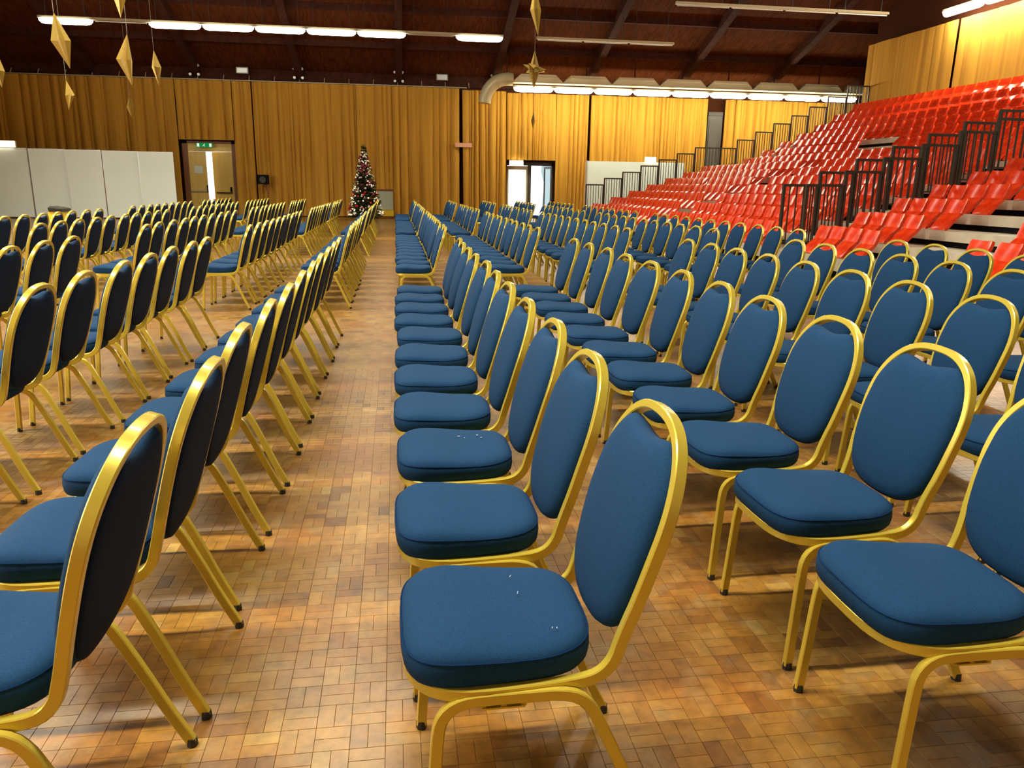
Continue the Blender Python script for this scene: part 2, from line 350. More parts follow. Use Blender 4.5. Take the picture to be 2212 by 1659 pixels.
# ------------------------------------------------------------------ curtains
def folds(seed, amp, period, lo, hi):
    rnd = random.Random(seed); knots = [min(lo, hi)-1.0]; dep = []
    while knots[-1] < max(lo, hi)+1.0:
        wd = period*rnd.choice([0.35, 0.5, 0.6, 0.8, 1.1, 1.6]); knots.append(knots[-1]+wd); dep.append(amp*rnd.uniform(0.5, 1.2)*min(1.0, 0.45+wd/period*0.6))
    def f(s):
        i = 0
        lo_, hi_ = 0, len(knots)-2
        while lo_ < hi_:
            m_ = (lo_+hi_+1)//2
            if knots[m_] <= s: lo_ = m_
            else: hi_ = m_-1
        u = (s-knots[lo_])/(knots[lo_+1]-knots[lo_])
        return dep[lo_]*(max(0.0, math.sin(math.pi*min(1, max(0, u))))**0.45)+0.18*amp*math.sin(s*2.1+seed)
    return f
def curtain(x0, x1, y, z0, z1, label, seed, amp=0.20, period=0.40, flare=(0, 0), axis='x', step=0.022, hem=None):
    f = folds(seed, amp, period, x0, x1); n = max(12, int(abs(x1-x0)/step)); rows = 7; rings = []
    for side in (0, 1):
        pass
    grid = []
    for j in range(rows+1):
        t = j/rows; rg = []
        for i in range(n+1):
            s = i/n; xx = x0+(x1-x0)*s
            xx += (1-t)*((1-s)*flare[0]+s*flare[1])
            d = f(x0+(x1-x0)*s+0.05*(1-t)*math.sin(5*s*abs(x1-x0)+seed))*(0.6+0.5*(1-t))
            zb = z0 if hem is None else hem(s)
            zz = zb+(z1-zb)*t
            rg.append((xx, y-d, zz) if axis == 'x' else (y-d, xx, zz))
        grid.append(rg)
    b_ = MB(); b_.loft(grid, False)
    th = 0.012
    back = [[(p[0], p[1]+th, p[2]) if axis == 'x' else (p[0]+th, p[1], p[2]) for p in rg] for rg in grid]
    nb = len(b_.v); b_.loft(back, False)
    w_ = n+1
    for (a0, a1) in ((0, n), ):
        for j in range(rows):
            for c in (0, n):
                a = j*w_+c; q = a+w_; b_.f.append((a, q, q+nb, a+nb)); b_.m.append(0)
        for i in range(n):
            for r0 in (0, rows*w_):
                a = r0+i; b_.f.append((a, a+1, a+1+nb, a+nb)); b_.m.append(0)
    o = b_.build('curtain', M['curtain'], angle=75)
    tag(o, label, 'curtain', 'mustard stage curtains'); return o
CY = YB-0.36
curtain(-16.6, -8.72, CY, 0.03, 5.36, 'dim mustard curtain hanging behind the white partition boards', 1)
curtain(-8.70, -6.50, CY, 3.05, 5.36, 'short mustard curtain above the yellow door with exit sign', 2)
curtain(-6.48, -5.75, CY, 0.03, 5.36, 'narrow mustard curtain between yellow door and black loudspeaker', 3, flare=(-0.05, 0))
curtain(-5.70, -1.55, CY, 0.03, 5.36, 'wide mustard curtain behind the black loudspeaker on its stand', 4)
curtain(-1.53, 2.78, CY, 0.03, 5.36, 'mustard curtain hanging behind the Christmas tree', 5)
curtain(2.90, 4.80, CY, 0.03, 5.30, 'mustard curtain below the duct bend, beside the bright glass door', 6, flare=(0.05, 0.03), period=0.24)
curtain(4.84, 6.98, CY, 2.50, 5.25, 'short bright mustard curtain above the glass door', 7, period=0.24)
curtain(7.00, 8.42, CY, 0.03, 5.25, 'bright mustard curtain between glass door and grey screen', 8, period=0.26, flare=(0, -0.05))
curtain(8.52, 13.84, CY, 0.03, 5.25, 'wide bright mustard curtain behind the grey screen and stepped railings', 9, period=0.25)
curtain(14.66, 15.15, CY, 0.03, 5.25, 'narrow bright mustard curtain beside the dark doorway gap', 10, period=0.2)
curtain(15.18, 21.8, CY, 0.03, 5.25, 'bright mustard curtain at the far end above the red seats', 11, period=0.26)
# side curtains over the stand
curtain(29.4, 24.45, 17.95, 2.2, 6.75, 'dim side curtain at the far end above the top red row', 12, amp=0.10, period=0.9, axis='y')
curtain(24.35, 12.0, 17.95, 2.2, 6.75, 'brightly lit side curtain above the top red row', 13, amp=0.08, period=1.1, axis='y')

# dark thing in the curtain gap
t = tag(empty('equipment_cabinet', (14.25, YB-0.20, 0)), 'tall dark grey cabinet in the gap between bright curtains', 'cabinet')
bb = MB(); bb.box(-0.34, 0.34, -0.18, 0.18, 0, 4.55); bb.build('body', M['frame_dark'], t, smooth=False)
bb = MB(); bb.box(-0.28, 0.12, -0.215, -0.18, 0.25, 4.35); bb.build('door', M['umbergrey'], t, smooth=False)
bb = MB(); bb.box(-0.34, 0.34, -0.19, 0.18, 4.56, 4.72); bb.build('top_panel', M['umbergrey'], t, smooth=False)

# ------------------------------------------------------------------ doors
def exit_sign(loc, label):
    t = tag(empty('exit_sign', loc), label, 'sign')
    bb = MB(); bb.box(-0.25, 0.25, 0.04, 0.24, 0.06, 0.12); bb.build('bracket', M['frame_dark'], t, smooth=False)
    bb = MB(); bb.box(-0.31, 0.31, -0.04, 0.04, 0, 0.17); bb.build('sign_box', M['signgreen'], t, smooth=False)
    y = -0.043
    bb = MB()      # running figure
    for a, c, w_ in (((-0.005, y, 0.105), (-0.02, y, 0.06), 0.022), ((-0.02, y, 0.065), (-0.055, y, 0.045), 0.014), ((-0.055, y, 0.045), (-0.085, y, 0.05), 0.012),
                     ((-0.02, y, 0.062), (0.01, y, 0.04), 0.014), ((0.01, y, 0.04), (0.0, y, 0.015), 0.012), ((-0.005, y, 0.10), (0.03, y, 0.08), 0.010), ((-0.008, y, 0.10), (-0.045, y, 0.09), 0.010)):
        bb.bar(a, c, w_, 0.004, up=(0, 1, 0))
    c0 = Vector((0.008, y, 0.132)); bb.add([c0+Vector((0.016*math.cos(k*0.7854), 0, 0.016*math.sin(k*0.7854))) for k in range(8)], [tuple(range(8))])
    bb.build('running_figure', M['signwhite'], t, smooth=False)
    for s in (-1, 1):
        bb = MB(); bb.box(s*0.24-0.045, s*0.24+0.045, y-0.001, y+0.002, 0.02, 0.15); bb.build('white_panel', M['signwhite'], t, smooth=False)
    return t
d = struct(empty('door_1', (-7.60, YB-0.16, 0)), 'yellow double door with a bright gap of daylight, under the green exit sign')
bb = MB(); bb.box(-1.07, -0.86, -0.05, 0.16, 0, 3.01); bb.box(0.90, 1.07, -0.05, 0.16, 0, 3.01); bb.box(-1.07, 1.07, -0.05, 0.16, 2.92, 3.01); bb.build('door_frame', M['brownwood'], d, smooth=False)
bb = MB(); bb.box(-0.86, -0.16, 0.0, 0.05, 0.01, 2.60); lf = bb.build('door_leaf', M['doorwood'], d, smooth=False)
bb = MB(); bb.box(-0.86, 0.90, 0.0, 0.05, 2.605, 2.92); bb.build('over_panel', M['doorwood'], d, smooth=False)
bb = MB(); bb.box(-0.84, -0.20, -0.06, -0.02, 0.98, 1.05); bb.build('push_bar', M['cream'], lf, smooth=False)
bb = MB(); bb.box(-0.66, -0.32, -0.006, 0.0, 1.72, 2.02); bb.build('paper_notice', M['white'], lf, smooth=False)
bb = MB(); bb.box(-0.20, -0.16, -0.05, 0.0, 0.95, 1.25); bb.build('latch', M['black'], lf, smooth=False)
rl = empty('door_leaf', (0.88, 0.02, 0)); rl.parent = d; rl.rotation_euler = (0, 0, R(-13))
bb = MB(); bb.box(-0.86, 0, 0.0, 0.05, 0.01, 2.60); bb.build('leaf_panel', M['doorwood'], rl, smooth=False)
bb = MB(); bb.box(-0.76, -0.06, -0.06, -0.02, 0.92, 0.97); bb.build('push_bar', M['rail'], rl, smooth=False)
bb = MB(); bb.box(-0.14, -0.08, -0.07, 0.0, 0.98, 1.18); bb.build('latch', M['black'], rl, smooth=False)
exit_sign((-7.72, YB-0.42, 2.76), 'green emergency exit sign above the yellow door')
bb = MB(); bb.box(-10.5, -4.5, YB+1.6, YB+1.65, -0.2, 4.5); struct(bb.build('outside_1', M['daylight'], smooth=False), 'bright daylight outside the yellow door')

d = struct(empty('door_2', (5.92, YB+0.02, 0)), 'glass double door with dark frame, one leaf glowing, one open to daylight')
bb = MB(); bb.box(-1.06, -1.0, -0.06, 0.16, 0, 2.42); bb.box(1.0, 1.06, -0.06, 0.16, 0, 2.42); bb.box(-1.06, 1.06, -0.06, 0.16, 2.28, 2.42); bb.box(-0.07, 0.08, -0.05, 0.1, 0, 2.28)
bb.build('door_frame', M['frame_dark'], d, smooth=False)
bb = MB(); bb.box(-1.0, -0.93, 0, 0.05, 0.02, 2.26); bb.box(-0.14, -0.07, 0, 0.05, 0.02, 2.26); bb.box(-0.93, -0.14, 0, 0.05, 2.10, 2.26); bb.box(-0.93, -0.14, 0, 0.05, 0.02, 0.12)
lf = bb.build('door_leaf', M['cream'], d, smooth=False)
bb = MB(); bb.box(-0.93, -0.14, 0.02, 0.03, 0.12, 2.10); bb.build('frosted_pane', M['glassdoor'], lf, smooth=False)
rl = empty('door_leaf', (0.98, 0.02, 0)); rl.parent = d; rl.rotation_euler = (0, 0, R(-80))
bb = MB(); bb.box(-0.9, -0.83, 0, 0.05, 0.02, 2.26); bb.box(-0.07, 0, 0, 0.05, 0.02, 2.26); bb.box(-0.83, -0.07, 0, 0.05, 2.16, 2.26); bb.box(-0.83, -0.07, 0, 0.05, 0.02, 0.14); bb.build('leaf_frame', M['frame_dark'], rl, smooth=False)
bb = MB(); bb.box(-0.83, -0.07, 0.02, 0.03, 0.14, 2.16); bb.build('pane', M['glass'], rl, smooth=False)
bb = MB(); bb.box(2.5, 8.9, YB+3.0, YB+3.05, -0.2, 4.5); struct(bb.build('outside_2', M['daylight'], smooth=False), 'bright daylight outside the glass door')
bb = MB(); bb.prism([(7.0, YB+2.7, 0), (7.7, YB+2.7, 0), (7.7, YB+2.7, 3.2), (7.05, YB+2.7, 3.0), (6.95, YB+2.7, 2.1), (7.12, YB+2.7, 1.5)], (0, 0.1, 0)); struct(bb.build('outside_3', M['sky_teal'], smooth=False), 'hazy bluish shape in the daylight outside the glass door')
def bulkhead(loc, label, sx=0.62):
    t = tag(empty('bulkhead_lamp', loc), label, 'lamp')
    bb = MB(); bb.box(-sx/2, sx/2, -0.02, 0.08, 0, 0.22); bb.build('housing', M['cream'], t, smooth=False)
    rings = []
    for k, (s, dd) in enumerate(((1, -0.02), (0.98, -0.07), (0.85, -0.10), (0.5, -0.115))):
        rings.append([Vector((sx/2*0.96*s*sgx, dd, 0.11+0.10*s*sgz)) for sgx, sgz in ((-1, -1), (1, -1), (1, 1), (-1, 1))])
    bb = MB(); bb.loft(rings, True, True); bb.build('diffuser', M['lampglow'], t)
bulkhead((5.26, YB-0.45, 2.26), 'glowing bulkhead lamp over the frosted glass door leaf')
bulkhead((10.95, 33.62, 2.475), 'glowing bulkhead lamp standing on top of the grey screen', 0.5)

# ------------------------------------------------------------------ lights
WY = 32.6
def fixture(x0, x1, y, z, lit, label, wall=False, rods=None, axis='x', mat=None):
    t = tag(empty('tube_light', ((x0+x1)/2, y, z)), label, 'light', 'fluorescent tube lights')
    L = (x1-x0)/2
    if axis == 'y': t.location = (y, (x0+x1)/2, z); t.rotation_euler = (0, 0, R(90))
    bb = MB(); bb.prism([(-L+0.005, -0.07, 0.05), (-L+0.005, 0.07, 0.05), (-L+0.005, 0.05, 0.13), (-L+0.005, -0.05, 0.13)], (2*L-0.01, 0, 0)); bb.build('housing', M['cream'], t, smooth=False)
    if lit:
        rings = []
        for xx, s in ((-L+0.03, 0.45), (-L+0.10, 0.85), (-L+0.22, 1), (L-0.22, 1), (L-0.10, 0.85), (L-0.03, 0.45)):
            rings.append([Vector((xx, 0.10*s*math.cos(a), 0.05-0.17*s*math.sin(a))) for a in [math.pi*k/8 for k in range(9)]])
        bb = MB(); bb.loft(rings, True, True); bb.build('diffuser', mat or (M['tubewall'] if wall else M['tube']), t)
    else:
        bb = MB(); bb.tube([(-L+0.05, 0, 0.02), (L-0.05, 0, 0.02)], 0.02, 6); bb.build('unlit_tube', M['alu'], t)
    if rods:
        for s in (-0.7, 0.7):
            bb = MB(); bb.bar((s*L, 0, 0.12), (s*L, 0, rods), 0.018, 0.018); bb.build('rod', M['rail'], t, smooth=False)
    return t
ORD = ['first', 'second', 'third', 'fourth', 'fifth', 'sixth', 'seventh', 'eighth', 'ninth', 'tenth', 'eleventh', 'twelfth', 'thirteenth', 'fourteenth', 'fifteenth']
x0, LN, FYR, FZR = -11.45, 1.709, 29.5, 6.46
rz_ = roof_z(FYR)
litn = 0
for k in range(9):
    lit = k not in (1, 7)
    xa = x0+k*LN; z = FZR - 0.0*k
    lab = '%s lit tube light, counted from the white partition end of the hanging row' % ORD[litn] if lit else ('unlit tube light between the first two lit ones of the hanging row' if k == 1 else 'unlit tube light just before the last lit one of the hanging row')
    if lit: litn += 1
    fixture(xa, xa+LN, FYR, z, lit, lab, rods=rz_-z)
for k in range(3):
    xa = 5.13+k*LN
    fixture(xa, xa+LN, FYR, FZR, False, '%s unlit tube light of the three beyond the hanging gold star' % ORD[k], rods=rz_-FZR)
for k in range(4):
    xa = 9.02+k*1.85
    fixture(xa, xa+1.85, 26.0, 7.06, False, '%s unlit tube light of the upper dark row nearest the side curtain' % ORD[k], rods=roof_z(26.0)-7.06)
for k in range(9):
    xa = 4.766+k*1.649
    fixture(xa, xa+1.649, WY, 5.175, True, '%s glowing tube light under the cream trough, counted from the duct bend' % ORD[k], wall=True)
for k in range(7):
    ya = 24.7-k*1.84
    fixture(ya-1.84, ya, 17.5, 6.92, True, '%s glowing tube light along the bright side curtain, counted from its far end' % ORD[k], axis='y', mat=M['tubeside'])
# cream trough above the wall lights
t = tag(empty('light_trough', (0, 0, 0)), 'cream trough of trapezoid panels above the glowing wall lights', 'trough')
bb = MB(); bb.box(4.77, 20.6, WY-0.10, WY+0.38, 5.405, 5.455); bb.build('ledge', M['cream'], t, smooth=False)
for k in range(8):
    xa = 4.766+k*2.02
    bb = MB(); bb.prism([(xa, WY-0.10, 5.455), (xa+1.995, WY-0.10, 5.455), (xa+1.70, WY-0.14, 5.72), (xa+0.29, WY-0.14, 5.72)], (0, 0.45, 0)); bb.build('trough_panel', M['cream'], t, smooth=False)
    bb = MB(); bb.box(xa+0.22, xa+1.77, WY-0.16, WY-0.14, 5.61, 5.64); bb.build('trough_lip', M['duct'], t, smooth=False)
    bb = MB(); bb.bar((xa+1.0, WY+0.15, 5.70), (xa+1.0, WY+0.15, roof_z(WY)+0.08), 0.04, 0.04); bb.build('hanger', M['beam'], t, smooth=False)
# duct bend
t = tag(empty('air_duct', (0, 0, 0)), 'round cream air duct bending down beside the wall lights', 'duct')
pts = [Vector((4.74, WY, 5.515)), Vector((4.53, WY, 5.515))]
for k in range(0, 9):
    a = R(90+k*78/8); pts.append(Vector((4.53+0.905*math.cos(a), WY, 4.61+0.905*math.sin(a))))
pts.append(pts[-1]+Vector((-0.03, 0, -0.21)))
bb = MB(); bb.tube(pts, 0.25, 16); bb.build('bend', M['duct'], t)
for i in (1, 5, 10):
    bb = MB(); dv = (pts[min(i+1, len(pts)-1)]-pts[i-1]).normalized(); bb.tube([pts[i]-dv*0.025, pts[i]+dv*0.025], 0.263, 16); bb.build('seam_ring', M['duct'], t)
bb = MB(); bb.bar((4.5, WY, 5.74), (4.5, WY, roof_z(WY)+0.08), 0.04, 0.04); bb.build('hanger', M['beam'], t, smooth=False)
for i, x in enumerate((-6.0, 2.05)):
    t = tag(empty('flood_lamp', (x, YB-0.35, 5.62)), ['small grey flood lamp on the eaves above the black loudspeaker', 'small grey flood lamp on the eaves near the duct bend'][i], 'lamp')
    bb = MB(); bb.prism([(-0.24, -0.22, 0.02), (0.24, -0.22, 0.02), (0.18, -0.05, 0.06), (-0.18, -0.05, 0.06)], (0, 0.02, 0.24)); bb.build('lamp_body', M['greybox'], t, smooth=False)
    bb = MB(); bb.box(-0.2, 0.2, -0.245, -0.225, 0.05, 0.23); bb.build('lens', M['alu'], t, smooth=False)
    bb = MB(); bb.bar((0, -0.06, 0.1), (0, 0.18, 0.1), 0.05, 0.05); bb.build('bracket', M['rail'], t, smooth=False)

# ------------------------------------------------------------------ partition boards on the left
x = -8.0
words = ['first', 'second', 'third', 'fourth', 'fifth', 'sixth']
for k in range(6):
    t = tag(empty('partition_board', (x-0.61, 31.0+(0.04 if k % 2 else -0.02), 0), R(2.0 if k % 2 else -1.5)), '%s white partition board, counting from the yellow door' % words[k], 'partition', 'white partition boards')
    h = 2.40+0.012*k
    bb = MB(); bb.box(-0.60, 0.60, -0.02, 0.02, 0.06, h); bb.build('panel', M['white'], t, smooth=False)
    bb = MB(); bb.box(-0.61, -0.595, -0.025, 0.025, 0.0, h+0.01); bb.box(0.595, 0.61, -0.025, 0.025, 0.0, h+0.01); bb.box(-0.61, 0.61, -0.025, 0.025, h, h+0.015); bb.build('edge_frame', M['alu'], t, smooth=False)
    for s in (-0.5, 0.5):
        bb = MB(); bb.box(s-0.02, s+0.02, -0.25, 0.25, 0, 0.03); bb.build('foot', M['alu'], t, smooth=False)
    x -= 1.235
bulkhead((-13.75, 31.0, 2.475), 'glowing lamp over the last white partition board', 0.9)
# grey screen at the end of the stand
t = tag(empty('end_screen', (0, 0, 0)), 'pale grey screen behind the first stepped railings', 'screen')
bb = MB(); bb.box(8.16, 12.5, 33.6, 33.66, 0.0, 2.475); bb.build('panel', M['white'], t, smooth=False)
bb = MB(); bb.box(8.10, 8.16, 33.56, 33.7, 0.0, 2.50); bb.build('end_post', M['alu'], t, smooth=False)

# ------------------------------------------------------------------ banquet chairs
def ribbon():
    P = [Vector((-0.285, 0.404)), Vector((-0.18, 0.402)), Vector((-0.08, 0.400)), Vector((0.03, 0.400)), Vector((0.082, 0.404)), Vector((0.115, 0.417)), Vector((0.139, 0.445)), Vector((0.152, 0.485)),
         Vector((0.177, 0.575)), Vector((0.209, 0.69)), Vector((0.245, 0.81)), Vector((0.283, 0.924))]
    out = []
    for i in range(len(P)-1):
        p0, p1, p2, p3 = P[max(i-1, 0)], P[i], P[i+1], P[min(i+2, len(P)-1)]
        for k in range(8):
            s = k/8; out.append(0.5*((2*p1)+(p2-p0)*s+(2*p0-5*p1+4*p2-p3)*s*s+(3*p1-p0-3*p2+p3)*s**3))
    out.append(P[-1]); return out
RIB = ribbon(); _S = [0.0]
for i in range(1, len(RIB)): _S.append(_S[-1]+(RIB[i]-RIB[i-1]).length)
SLEN = _S[-1]
def rib(s):
    s = max(0.0, min(SLEN, s)); i = 0
    while i < len(_S)-2 and _S[i+1] < s: i += 1
    t = (s-_S[i])/(_S[i+1]-_S[i]); p = RIB[i].lerp(RIB[i+1], t)
    a, c = RIB[max(i-1, 0)], RIB[min(i+2, len(RIB)-1)]; d = (c-a).normalized()
    return p, d, Vector((-d.y, d.x))          # point, tangent, normal (front/up side)
def s_at_z(z):
    for i in range(40, len(RIB)):
        if RIB[i].y >= z: return _S[i]
    return SLEN
def on_rib(s, y, h=0.0):
    p, d, n = rib(s); q = p+n*h; return Vector((q.x, y, q.y))
SB = s_at_z(0.47); SC = s_at_z(0.70)
def frame_mesh():
    half = [(0.0, 0.0), (0.0, 0.05), (0.004, 0.10), (0.018, 0.145), (0.045, 0.180), (0.085, 0.200), (0.14, 0.206), (0.21, 0.203), (0.28, 0.197), (0.33, 0.192), (0.36, 0.190), (SB, 0.188), (SB+0.05, 0.192), (SB+0.12, 0.205), (SC, 0.215)]
    top = SLEN
    a = 0.215; hgt = top-SC-0.012
    for k in range(1, 13):
        th = k/12*math.pi/2; half.append((SC+0.012+hgt*(math.sin(th)**0.9), a*max(0.0, math.cos(th))**0.82))
    # smooth corners by Chaikin
    def chaik(p):
        o = [p[0]]
        for i in range(len(p)-1):
            (x0_, y0_), (x1_, y1_) = p[i], p[i+1]
            o += [(x0_*.75+x1_*.25, y0_*.75+y1_*.25), (x0_*.25+x1_*.75, y0_*.25+y1_*.75)]
        o.append(p[-1]); return o
    half = chaik(half); fine = [half[0]]
    for p in half[1:]:
        q = fine[-1]; m_ = max(1, int(math.ceil(math.hypot(p[0]-q[0], p[1]-q[1])/0.016)))
        for k in range(1, m_+1): fine.append((q[0]+(p[0]-q[0])*k/m_, q[1]+(p[1]-q[1])*k/m_))
    half = fine
    loop = half + [(s, -y) for s, y in half[-2:0:-1]]
    n = len(loop); rings = []
    prof = [(-0.0135, -0.008), (-0.011, -0.0105), (0.011, -0.0105), (0.0135, -0.008), (0.0135, 0.008), (0.011, 0.0105), (-0.011, 0.0105), (-0.0135, 0.008)]
    for i in range(n):
        s, y = loop[i]; a_, c_ = loop[i-1], loop[(i+1) % n]
        tp = (Vector((c_[0]-a_[0], c_[1]-a_[1]))).normalized(); nx = Vector((-tp.y, tp.x))
        p, d, nn_ = rib(s); D3 = Vector((d.x, 0, d.y)); N3 = Vector((nn_.x, 0, nn_.y)); Y3 = Vector((0, 1, 0))
        c = Vector((p.x, y, p.y)); side = D3*nx.x + Y3*nx.y
        rings.append([c + side*v + N3*u for u, v in prof])
    b_ = MB(); b_.loft(rings, True, False, 0, True); return b_
def seat_outline(k, n=44):
    a = 2*math.pi*k/n; c, s = math.cos(a), math.sin(a)
    e = 0.52
    x = math.copysign(abs(c)**e, c); y = math.copysign(abs(s)**e, s)
    X = -0.092+0.203*x; W = 0.213-0.030*(x+1)/2
    if x > 0: X += -0.0
    return X, W*y
def seat_mesh():
    n = 44; rings = []
    for sc_, z in ((0.90, 0.405), (0.97, 0.408), (1.006, 0.420), (1.018, 0.440), (1.012, 0.458), (0.985, 0.471), (0.94, 0.480), (0.85, 0.487), (0.65, 0.493), (0.38, 0.495), (0.12, 0.495)):
        rg = []
        for k in range(n):
            X, Y = seat_outline(k); xx = -0.092+(X+0.092)*sc_; yy = Y*sc_
            dz = 0
            if z > 0.45: dz = 0.006*math.cos((xx+0.21)/0.36*2*math.pi)*min(1, (z-0.45)/0.03) - 0.004*(1-(yy/0.21)**2)
            rg.append((xx, yy, z+dz))
        rings.append(rg)
    b_ = MB(); b_.loft(rings, True, True); return b_
def crease_shade_mesh():
    pts = []
    for k in range(44):
        X, Y = seat_outline(k); pts.append(Vector((-0.092+(X+0.092)*1.000, Y*1.000, 0.4650+0.004*math.cos((X+0.21)/0.36*2*math.pi))))
    rings = []
    for i, p in enumerate(pts):
        tv = (pts[(i+1) % 44]-pts[i-1]).normalized(); nv = Vector((0, 0, 1)); sv = tv.cross(nv)
        rings.append([p+(nv*math.cos(j*math.pi/2)+sv*math.sin(j*math.pi/2))*0.0022 for j in range(4)])
    b_ = MB(); b_.loft(rings, True, False, 0, True); return b_
def back_mesh(part):
    # outline in (s, y): rounded bottom, sides inside the hoop, scooped top
    s0, s1 = s_at_z(0.455), SLEN-0.018
    half = [(s0, 0.0), (s0+0.002, 0.05), (s0+0.010, 0.095), (s0+0.028, 0.135), (s0+0.058, 0.165), (s0+0.10, 0.184), (s0+0.16, 0.196), (SC-0.02, 0.204), (SC+0.03, 0.202)]
    a = 0.204; hg = s1-SC-0.02
    for k in range(2, 9):
        th = k/12*math.pi/2; half.append((SC+0.02+hg*(math.sin(th)**0.9), a*math.cos(th)**0.82))
    half += [(s1-0.026, 0.095), (s1-0.028, 0.076), (s1-0.033, 0.052), (s1-0.037, 0.028), (s1-0.038, 0.0)]
    sm = [half[0]]
    for i in range(len(half)-1):
        (a0_, b0_), (a1_, b1_) = half[i], half[i+1]; sm += [(a0_*.75+a1_*.25, b0_*.75+b1_*.25), (a0_*.25+a1_*.75, b0_*.25+b1_*.75)]
    half = sm+[half[-1]]
    loop = half + [(s, -y) for s, y in half[-2:0:-1]]; n = len(loop)
    cs, cy = (s0+s1)/2-0.01, 0
    b_ = MB()
    fr = [(1.0, 0.0), (1.0, 0.010), (0.985, 0.022), (0.95, 0.031), (0.86, 0.038), (0.65, 0.043), (0.35, 0.045), (0.08, 0.045)]
    rim = [(1.0, 0.0), (0.99, -0.009), (0.955, -0.014), (0.90, -0.015)]; bk = [(0.985, -0.008), (0.98, -0.0145), (0.94, -0.0180), (0.75, -0.020), (0.4, -0.021), (0.08, -0.021)]
    for seq in ((fr, rim) if part == 'front' else (bk,)):
        rings = []
        for k, h in seq:
            rg = []
            for s, y in loop:
                ds, dy_ = s-cs, y; L_ = math.hypot(ds/((s1-s0)/2), dy_/0.198); q_ = max(0.0, (k-0.80)/0.20)
                es, ey = ds/max(L_, 1e-6)*0.93, dy_/max(L_, 1e-6)*0.93
                rg.append(on_rib(cs+(es+(ds-es)*q_)*k, (ey+(dy_-ey)*q_)*k, h))
            rings.append(rg)
        b_.loft(rings, True, False); m_ = len(b_.v)
        if seq is not rim: b_.f.append(tuple(range(m_-n, m_))); b_.m.append(0)
    return b_
def leg_mesh(sy):
    P = [(0.246, 0.222, 0.012), (0.196, 0.219, 0.115), (0.148, 0.215, 0.230), (0.104, 0.212, 0.325), (0.087, 0.211, 0.357), (0.064, 0.210, 0.380), (0.025, 0.209, 0.391), (-0.03, 0.209, 0.392), (-0.14, 0.209, 0.392),
         (-0.178, 0.209, 0.388), (-0.206, 0.210, 0.374), (-0.223, 0.211, 0.350), (-0.229, 0.213, 0.315), (-0.236, 0.216, 0.20), (-0.242, 0.219, 0.10), (-0.248, 0.222, 0.012)]
    P = [Vector((x, sy*y, z)) for x, y, z in P]; rings = []; Q = [P[0]]
    for i in range(len(P)-1): Q += [P[i].lerp(P[i+1], 0.25), P[i].lerp(P[i+1], 0.75)]
    P = Q+[P[-1]]
    prof = [(-0.013, -0.0075), (-0.0105, -0.010), (0.0105, -0.010), (0.013, -0.0075), (0.013, 0.0075), (0.0105, 0.010), (-0.0105, 0.010), (-0.013, 0.0075)]
    for i, p in enumerate(P):
        tv = (P[min(i+1, len(P)-1)]-P[max(i-1, 0)]).normalized(); Y3 = Vector((0, 1, 0)); Y3 = (Y3-tv*Y3.dot(tv)).normalized(); nv = tv.cross(Y3)
        rings.append([p+nv*u+Y3*v for u, v in prof])
    b_ = MB(); b_.loft(rings, True, True); return b_
def foot_mesh():
    b_ = MB(); b_.tube([(0, 0, 0), (0, 0, 0.005), (0, 0, 0.022)], [0.0135, 0.0145, 0.0135], 8); return b_
def link_mesh():
    b_ = MB()
    for x in (-0.135, -0.093, -0.051): b_.bar((x, 0, 0.366), (x, 0, 0.384), 0.004, 0.012)
    b_.bar((-0.137, 0, 0.367), (-0.049, 0, 0.367), 0.012, 0.004); return b_
CH = {'frame': frame_mesh(), 'seat_cushion': seat_mesh(), 'crease_shade': crease_shade_mesh(), 'backrest': back_mesh('front'), 'back_panel': back_mesh('back'), 'legs_a': leg_mesh(1), 'legs_b': leg_mesh(-1), 'foot': foot_mesh(), 'link': link_mesh()}
ME = {'frame': CH['frame'].mesh('chair_frame', (M['gold'],), angle=35), 'seat_cushion': CH['seat_cushion'].mesh('seat_cushion', (M['blue'],), angle=80), 'crease_shade': CH['crease_shade'].mesh('crease_shade', (M['crease_shade'],)),
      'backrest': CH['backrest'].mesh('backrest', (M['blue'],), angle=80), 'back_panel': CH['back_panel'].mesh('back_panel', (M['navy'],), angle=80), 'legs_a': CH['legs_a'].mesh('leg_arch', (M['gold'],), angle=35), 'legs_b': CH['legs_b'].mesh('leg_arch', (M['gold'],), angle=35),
      'foot': CH['foot'].mesh('foot_cap', (M['rubber'],)), 'link': CH['link'].mesh('link_bracket', (M['gold'],))}
FEET = [(0.246, 0.222), (0.246, -0.222), (-0.248, 0.222), (-0.248, -0.222)]
spots = []
rnd = random.Random(21)
PITCH_C = 0.546
for side in (1, -1):
    for row in range(5):
        xc = 0.2825+1.088*row if side == 1 else -0.787-1.102*row
        blocks_y = [(1.567, 11), (9.10 if side == 1 else 9.20, 11 if side == 1 else 10), (15.9, 9), (21.75, 7)]
        for bi, (ys_, cnt) in enumerate(blocks_y):
            oy = rnd.uniform(-0.05, 0.05) if bi else 0
            for k in range(cnt):
                y = ys_+oy+k*(0.555 if bi == 0 else PITCH_C)+rnd.uniform(-0.012, 0.012); x = xc+rnd.uniform(-0.012, 0.012); rz = R(rnd.uniform(-1.6, 1.6))
                ok = False
                for dx in (-0.3, 0, 0.3):
                    for dy in (-0.22, 0.22):
                        for z in (0.0, 0.45, 0.93):
                            q = px((x+dx, y+dy, z))
                            if q and -5 <= q[0] <= 2217 and q[1] <= 1664: ok = True
                if ok: spots.append((x, y, rz, side, row, bi, k))
spots.sort(key=lambda s: s[0]**2+s[1]**2)
BL = ['nearest', 'second', 'third', 'farthest']
far_mb = MB()
